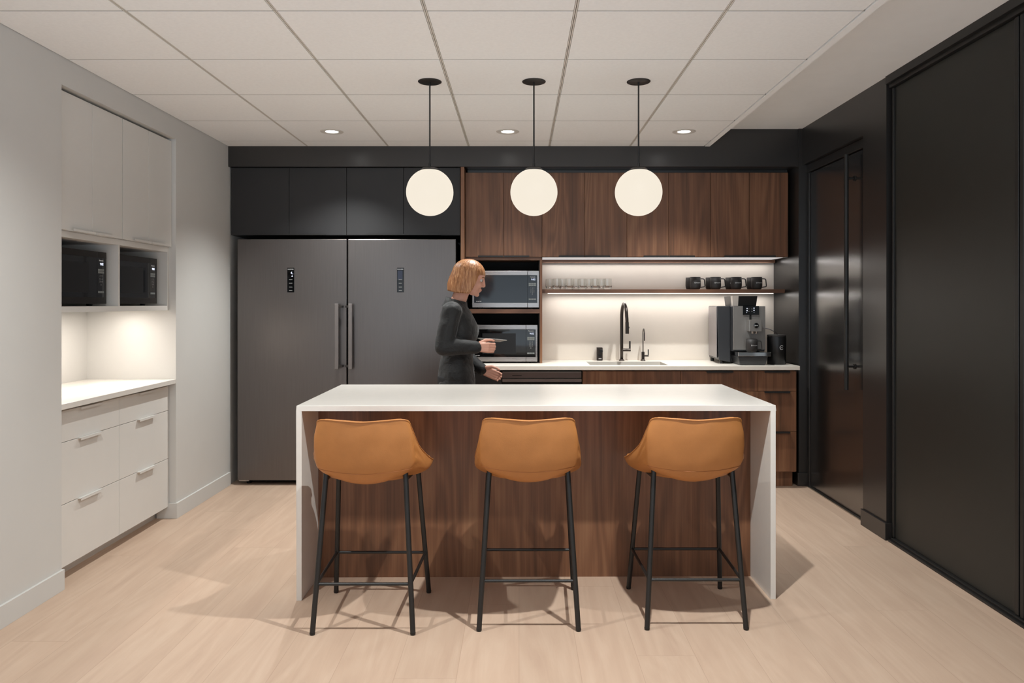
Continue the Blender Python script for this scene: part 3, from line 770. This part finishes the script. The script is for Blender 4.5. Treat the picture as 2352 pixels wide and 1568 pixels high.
# charcoal mugs
def mug(label, loc):
    r = thing('coffee_mug', label, 'mug', loc, 0, 'charcoal mugs')
    MB().lathe([(0,.0005),(.030,.0005),(.036,.004),(.0405,.014),(.0428,.032),(.0425,.060),(.0408,.097),(.0372,.0968),(.0388,.06),(.039,.03),(.032,.008),(0,.006)], 36).build('cup', M['mug'], r, smooth='all')
    MB().tube([(.036,0,.0835),(.055,0,.0830),(.066,0,.0815),(.0705,0,.0775),(.0720,0,.070),(.0755,0,.036),(.0760,0,.027),(.0735,0,.0215),(.066,0,.0200),(.041,0,.0165)], .0038, 10).build('handle', M['mug'], r, smooth='all')
    m = text_mb('Desjardins', .0098, .0002, 'LEFT')
    for v in m.bm.verts: v.co.x -= .009
    ring = MB()
    for k in range(6):
        a0, a1 = radians(60*k+30), radians(60*k+90)
        q = [(.0052*cos(a0), .0052*sin(a0)), (.0052*cos(a1), .0052*sin(a1)), (.0036*cos(a1), .0036*sin(a1)), (.0036*cos(a0), .0036*sin(a0))]
        vs = [m.bm.verts.new((-.0165+x, 0, z)) for x, z in q]
        m.bm.faces.new(vs)
    ring.bm.free()
    for v in m.bm.verts:
        a = v.co.x/.0428; rr = .0430 - v.co.y*.5
        v.co = Vector((rr*sin(a+.12), -rr*cos(a+.12), .051+v.co.z))
    m.build('printed_logo', M['white_ink'], r)
    return r
mf = [(p-1192)/1719*5.915 for p in (1597, 1643.5, 1691, 1738)]
mb_ = [(p-1192)/1719*6.03 for p in (1587.5, 1633.5, 1679, 1728)]
mk = ['leftmost', 'second from left', 'third from left', 'rightmost']
m0 = None
for k in range(4):
    for nm, xx, y in (('front', mf[k], 5.915), ('back', mb_[k], 6.04)):
        lab = 'charcoal logo mug, %s of the %s row on the shelf' % (mk[k], nm)
        m0_new = (xx, y, 1.4872)
        if m0 is None: m0 = mug(lab, m0_new)
        else: dup(m0, m0_new, lab, radians(random.uniform(-5, 5)))
cm = dup(m0, (1.742, 5.6035, 1.0125), 'charcoal logo mug standing under the coffee machine spout', 0)

# coffee machine
cf = thing('coffee_machine', 'large grey bean-to-cup coffee machine on the worktop', 'coffee machine', (1.708, 5.83, .914))
MB().hexa([(-.178,-.10,.03),(-.09,-.10,.012),(-.09,.24,.012),(-.165,.24,.03)], [(-.191,-.10,.442),(-.09,-.10,.442),(-.09,.24,.442),(-.168,.24,.442)]).build('water_tank', M['coffee_dark'], cf, bevel=.004)
MB().hexa([(-.1925,-.085,.045),(-.1875,-.085,.045),(-.162,.235,.045),(-.170,.235,.045)], [(-.1935,-.085,.438),(-.1885,-.085,.438),(-.165,.235,.438),(-.1715,.235,.438)]).build('side_panel', M['silver_side'], cf, bevel=.001)
MB().box(-.089, .152, -.165, .24, .1, .442).box(-.089, .152, -.05, .24, .008, .1).build('body', M['coffee_dark'], cf, bevel=.003, weld=True)
MB().box(-.089, .1525, -.18, -.1655, .112, .4415).build('front_panel', M['coffee_front'], cf, bevel=.002)
MB().box(-.070, .008, -.1812, -.1800, .113, .185).build('grounds_door', M['coffee_front'], cf)
MB().hexa([(-.085,-.15,.443),(.092,-.15,.443),(.092,.06,.443),(-.085,.06,.443)], [(-.092,-.165,.518),(.098,-.165,.518),(.098,.07,.518),(-.092,.07,.518)]).build('bean_hopper', M['black_plastic'], cf, bevel=.002)
MB().hexa([(-.0865,-.1515,.444),(-.046,-.1515,.444),(-.046,-.12,.444),(-.0865,-.12,.444)], [(-.0935,-.1665,.519),(-.046,-.1665,.519),(-.046,-.12,.519),(-.0935,-.12,.519)]).build('hopper_window', M['pale_clear'], cf)
ds = MB().box(-.019, .102, -.187, -.18, .376, .4435).build('display', M['dglass'], cf, bevel=.001)
for x, z, s_ in ((.012,.424,.0038),(.012,.408,.0045),(.010,.393,.002),(.064,.426,.004),(.064,.410,.0042),(.064,.394,.0015)):
    MB().box(x-s_*.8, x+s_*.8, -.1876, -.187, z-s_, z+s_).build('screen_icon', M['led_digit'], ds)
for x, z in ((.025,.42),(.048,.42),(.025,.403),(.048,.403)):
    MB().box(x-.006, x+.006, -.1876, -.187, z-.0012, z+.0012).build('screen_line', M['grey_ink'], ds)
MB().box(.031, .046, -.184, -.18, .338, .376).build('spout_rail', M['void'], cf)
so = MB().box(.014, .106, -.245, -.18, .252, .340).build('spout_block', M['coffee_front'], cf, bevel=.003)
MB().box(.0125, .0145, -.238, -.186, .256, .336).build('spout_trim', M['chrome'], so)
MB().lathe([(.019,0),(.019,.003),(.0165,.004),(0,.004)], 32).xf(Matrix.Translation((.062,-.2448,.298)) @ Matrix.Rotation(pi/2, 4, 'X')).build('badge', M['dglass'], so, smooth=True)
text_mb('jura', .016).build('badge_lettering', M['white_ink'], so, loc=(.062, -.2494, .298))
for x in (.046, .074):
    MB().lathe([(.0085,0),(.010,.018)], 18, (x, -.213, .235)).build('spout_nozzle', M['chrome'], so, smooth=True)
MB().box(-.075, .17, -.255, -.165, .068, .098).build('drip_grid', M['chrome'], cf, bevel=.002)
MB().hexa([(-.055,-.235,0),(.135,-.235,0),(.135,-.05,0),(-.055,-.05,0)], [(-.075,-.25,.067),(.150,-.25,.067),(.150,-.05,.067),(-.075,-.05,.067)]).build('drip_tray', M['coffee_dark'], cf, bevel=.006)
MB().tube([(.106,-.20,.277),(.13,-.20,.279),(.18,-.19,.268),(.225,-.155,.250),(.262,-.13,.228)], .0034, 10).build('milk_hose', M['silver_side'], cf, smooth='all')
for sx, y in ((-.15,-.07),(-.15,.2),(.12,.2)):
    MB().lathe([(.014,0),(.014,.034)], 14, (sx, y, 0)).build('foot', M['black_plastic'], cf, smooth=True)
mc = thing('milk_container', 'black cylindrical milk container right of the coffee machine', 'milk container', (1.962, 5.70, .914))
MB().lathe([(0,0),(.066,0),(.069,.004),(.070,.2),(.068,.212),(.0,.212)], 40).build('canister', M['black_plastic'], mc, smooth=True)
MB().lathe([(.069,.2125),(.069,.222),(.064,.226),(0,.226)], 40).build('lid', M['mug'], mc, smooth=True)
m = MB()
for k in range(28):
    a0 = radians(40+280*k/28); a1 = radians(40+280*(k+1)/28)
    m.bm.faces.new([m.bm.verts.new((rr*cos(a), 0, rr*sin(a))) for rr, a in ((.0165,a0),(.0165,a1),(.0135,a1),(.0135,a0))])
tx = text_mb('jura', .011, .0002); me_ = bpy.data.meshes.new('t'); tx.bm.to_mesh(me_); tx.bm.free(); m.bm.from_mesh(me_); bpy.data.meshes.remove(me_)
for v in m.bm.verts:
    a = v.co.x/.07 + .22; rr = .0704 - v.co.y*.5
    v.co = Vector((rr*sin(a), -rr*cos(a), .13+v.co.z))
m.build('printed_logo', M['white_ink'], mc)

# ------------------------------------------------------------------ the person
pe = thing('person', 'person with strawberry-blond bob in black jacket walking right, holding a plate', 'person', (-.40, 4.95, 0))
RY = Matrix.Rotation(radians(14), 3, 'Y')            # head bowed forward
HC = Vector((.076, 0, 1.546))
def hp(x, y, z): return HC + RY @ Vector((x, y, z))
b = MB()
b.ball(hp(-.012,0,.022), (.094,.074,.088), 3, RY)
b.ball(hp(.030,0,-.028), (.060,.062,.078), 3, RY)
b.ball(hp(.042,0,-.072), (.044,.046,.038), 3, RY)     # jaw
b.ball(hp(.070,0,-.097), (.018,.020,.016), 2, RY)     # chin
b.ball(hp(.066,0,.026), (.030,.052,.030), 3, RY)      # brow
for s in (-1, 1):
    b.ball(hp(.068, s*.038, -.032), (.024,.022,.024), 2, RY)   # cheeks
    b.ball(hp(-.005, s*.074, -.018), (.017,.007,.030), 2, RY)  # ears
b.limb(hp(.090,0,.008), .009, hp(.102,0,-.030), .0115)
b.ball(hp(.098,.010,-.036), .008); b.ball(hp(.098,-.010,-.036), .008)
b.ball(hp(.086,0,-.060), (.012,.021,.006), 2, RY); b.ball(hp(.084,0,-.071), (.012,.018,.006), 2, RY)
b.limb(hp(-.025,0,-.06), .050, (-.012,0,1.36), .054); b.limb((-.012,0,1.37), .056, (-.02,0,1.28), .075)
# arms inside the sleeves, trunk and legs: the skin is one figure from head to foot
SH = {-1: Vector((-.030,-.175,1.325)), 1: Vector((-.020,.175,1.325))}
EL = {-1: Vector((-.075,-.215,1.105)), 1: Vector((-.020,.215,1.06))}
WR = {-1: Vector((.128,-.172,1.096)), 1: Vector((.150,.115,.925))}
for s in (-1, 1):
    b.limb((-.02,s*.05,1.31), .05, SH[s], .046); b.limb(SH[s], .044, EL[s], .035); b.limb(EL[s], .036, WR[s], .024)
for k in range(26):
    z = .86+.018*k; b.ball((-.025,0,z), (.085+.012*sin(k/4), .125+.012*k/26, .03), 2)
for s in (-1, 1):
    hx = .14 if s > 0 else -.20
    kn = Vector((.06 if s > 0 else -.04, s*.095, .47)); an = Vector((hx, s*.09, .09 if s > 0 else .12))
    b.limb((-.02, s*.085, .86), .078, kn, .052); b.limb(kn, .05, an, .034); b.limb(an, .034, an+Vector((.14,0,-.045)), .026)
# right hand: back of the hand to the camera, fingers curled, thumb on top
def hand(b, wr, fwd, up, inn, curl):
    fwd, up, inn = Vector(fwd).normalized(), Vector(up).normalized(), Vector(inn).normalized()
    def q(f, u, i): return wr + fwd*f + up*u + inn*i
    for u in (.024, .009, -.007, -.022):
        b.limb(q(.0, u*.55, 0), .0165, q(.076, u, .002), .0120)
    for u, ln in ((.0255,.92), (.0085,1.0), (-.0085,.94), (-.0245,.76)):
        p = q(.078, u, .003); a = 0.0
        dirs = [fwd]
        for seg, (l_, rad, bend) in enumerate(((.042*ln,.0088,.30*curl), (.028*ln,.0080,.95*curl), (.022*ln,.0073,.75*curl))):
            a += bend; d = fwd*cos(a) + inn*sin(a)
            p2 = p + d*l_; b.limb(p, rad+.0004, p2, rad-.0005); p = p2
    p = q(.022, .026, .010); p1 = q(.055, .047, .020); p2 = q(.088, .050, .026); p3 = q(.108, .046, .028)
    b.limb(p, .0155, p1, .0112); b.limb(p1, .0108, p2, .0094); b.limb(p2, .0092, p3, .0080)
hand(b, WR[-1], (1,.05,-.05), (.05,0,1), (0,1,0), 1.25)
hand(b, WR[1], (.93,-.1,-.34), (.34,0,.93), (0,-1,0), .75)
body = fuse(b, 'body', M['skin'], pe, .0036, 3)
for s in (-1, 1):
    e = MB().ball(hp(.0765, s*.030, .000), .0118, 3).build('eye', M['eye_white'], pe, smooth='all')
    MB().ball(hp(.0862, s*.031, -.001), (.0040,.0055,.0055), 2, RY).build('iris', M['iris'], e, smooth='all')
    MB().tube([hp(.092,s*.014,.019), hp(.092,s*.030,.024), hp(.080,s*.046,.019)], [.003,.0035,.002], 8).build('eyebrow', M['brow'], pe, smooth='all')
MB().ball(hp(.0905,0,-.0605), (.0060,.019,.0038), 2, RY).ball(hp(.0885,0,-.0690), (.0060,.016,.0042), 2, RY).build('lips', M['lip'], pe, smooth='all')
# hair: chin-length bob with a fringe
m = MB(); rows = []; NA, NE = 120, 30
for j in range(NE+1):
    row = []
    for i in range(NA):
        az = 2*pi*i/NA - pi; aa = abs(az)                       # 0 = face side
        u = min(max((aa-.80)/.45, 0), 1); u = u*u*(3-2*u)
        low = .036+(-.104-.036)*u - (.014*min(1, (aa-1.25)/.8) if aa > 1.25 else 0)
        end = math.acos((low-.024)/.098)/(pi/2) if low > .024 else 1+(.024-low)/.154
        e = j/NE*end
        if e < 1: rad, zz = sin(e*pi/2), .024+.098*cos(e*pi/2)
        else:
            q_ = (e-1)*.154/.140; rad = 1+.10*sin(min(q_,1)*pi*.8)-.22*max(0, q_-.72); zz = .024-(e-1)*.154
        rx, ry = .108*rad, .090*rad
        gr = 1+.012*sin(az*23+zz*30)+.012*noise.noise(Vector((az*9, zz*6, 1.7)))
        x = cos(az)*rx*gr - .012; y = sin(az)*ry*gr
        if aa > 2.0: x *= 1.03
        row.append(hp(x, y, zz))
    rows.append(row)
m.grid(rows, True)
bmesh.ops.remove_doubles(m.bm, verts=m.bm.verts[:], dist=1e-5)
ho = m.build('hair', M['hair'], pe, smooth='all')
s_ = ho.modifiers.new('s', 'SOLIDIFY'); s_.thickness = .014; s_.offset = -1
# jacket
b = MB()
prof = [(.80,.128,.185),(.86,.126,.183),(.92,.120,.174),(.98,.113,.164),(1.04,.110,.160),(1.10,.114,.165),(1.16,.121,.174),(1.22,.124,.182),(1.27,.118,.186),(1.31,.104,.176),(1.345,.084,.130),(1.375,.070,.085)]
for k in range(len(prof)*4-3):
    i = min(k//4, len(prof)-2); u = k/4-i
    z, rx, ry = [p+(q_-p)*u for p, q_ in zip(prof[i], prof[i+1])]
    b.ball((-.012-.014*(z-1.0)+ .03*math.exp(-((z-1.19)/.07)**2), 0, z), (rx, ry, .028), 3)
for s in (-1, 1):
    b.limb((-.024,s*.09,1.31), .066, SH[s], .068); b.limb(SH[s], .068, EL[s], .063); b.limb(EL[s], .063, WR[s]-(WR[s]-EL[s]).normalized()*.008, .043)
def crease(co):
    n_ = noise.noise(Vector((co.x*9, co.y*9, co.z*16)))*.007 + noise.noise(Vector((co.x*22, co.y*22, co.z*34)))*.0025
    c = Vector((-.02, co.y*.5, co.z)); d = (co-c)
    return co + d.normalized()*n_ if d.length > 1e-4 else co
jk = fuse(b, 'jacket', M['jacket'], pe, .0065, 5, crease)
m = MB(); rows = []
for z, rx, ry, dx in ((1.352,.080,.096,-.02),(1.385,.066,.074,-.016),(1.402,.064,.068,-.014),(1.402,.070,.075,-.014),(1.375,.076,.086,-.016),(1.345,.092,.108,-.02)):
    rows.append([(dx+rx*cos(2*pi*i/40), ry*sin(2*pi*i/40), z-.018*cos(2*pi*i/40)) for i in range(40)])
m.grid(rows, True); m.build('collar', M['jacket'], jk, smooth='all')
# trousers and shoes
b = MB()
for k in range(9): b.ball((-.025,0,.80+.012*k), (.115,.165,.03), 3)
for s in (-1, 1):
    hx = .14 if s > 0 else -.20
    kn = Vector((.06 if s > 0 else -.04, s*.095, .47)); an = Vector((hx, s*.09, .13 if s > 0 else .16))
    b.limb((-.022, s*.080, .82), .098, kn, .072); b.limb(kn, .072, an, .062)
fuse(b, 'trousers', M['trouser'], pe, .008, 4)
for s in (-1, 1):
    an = Vector((.14 if s > 0 else -.20, s*.09, .09 if s > 0 else .12)); dz = an.z-.09; tilt = Matrix.Rotation(.0 if s > 0 else .22, 3, 'Y')
    b = MB()
    for p, r_ in (((-.03,0,-.035),(.04,.036,.05)), ((.03,0,-.050),(.06,.038,.038)), ((.095,0,-.062),(.065,.042,.026)), ((.13,0,-.066),(.045,.038,.022))):
        b.ball(an + tilt @ Vector(p), r_, 3)
    so_ = fuse(b, 'shoe', M['shoe'], pe, .006, 3)
    zm = min(v.co.z for v in so_.data.vertices)
    for v in so_.data.vertices: v.co.z -= zm-.001
# plate in the hand
pl = thing('plate', 'small grey plate held in the hand of the person', 'plate', (-.178, 4.905, 1.128)); pl.rotation_euler = (radians(-4), radians(4), 0)
MB().lathe([(0,0),(.055,0),(.062,.003),(.096,.012),(.100,.0135),(.098,.0155),(.060,.007),(0,.005)], 48).build('dish', M['plate'], pl, smooth='all')

# ------------------------------------------------------------------ camera, world, output
cam = bpy.data.cameras.new('camera'); co = bpy.data.objects.new('camera', cam); COL.objects.link(co)
co.location = (0, 0, 1.378); co.rotation_euler = (pi/2, 0, 0)
cam.sensor_width = 36; cam.lens = 1719/2352*36; cam.shift_x = -16/2352; cam.shift_y = -88/2352; cam.clip_start = .05
sc.camera = co
wd = bpy.data.worlds.new('World'); sc.world = wd; wd.use_nodes = True
bg = wd.node_tree.nodes['Background']; bg.inputs['Strength'].default_value = 1
wtc = wd.node_tree.nodes.new('ShaderNodeTexCoord'); wsp = wd.node_tree.nodes.new('ShaderNodeSeparateXYZ'); wrp = wd.node_tree.nodes.new('ShaderNodeValToRGB')
wmr = wd.node_tree.nodes.new('ShaderNodeMapRange'); wmr.inputs['From Min'].default_value = -1
for a, b in ((wtc.outputs['Generated'], wsp.inputs[0]), (wsp.outputs['Z'], wmr.inputs['Value']), (wmr.outputs[0], wrp.inputs['Fac']), (wrp.outputs['Color'], bg.inputs['Color'])): wd.node_tree.links.new(a, b)
for e_, (p_, c_) in zip(wrp.color_ramp.elements, ((.40, (2.05,2.38,2.68,1)), (.53, (.50,.535,.575,1)))): e_.position = p_; e_.color = c_  # brighter below the horizon, added to lift the ceiling
sc.view_settings.view_transform = 'Standard'; sc.view_settings.look = 'None'; sc.view_settings.gamma = 1; sc.view_settings.use_curve_mapping = False
sc.view_settings.exposure = .2
sc.cycles.use_denoising = True
sc.cycles.max_bounces = 24; sc.cycles.transmission_bounces = 24; sc.cycles.glossy_bounces = 6; sc.cycles.diffuse_bounces = 6
sc.cycles.sample_clamp_indirect = 6
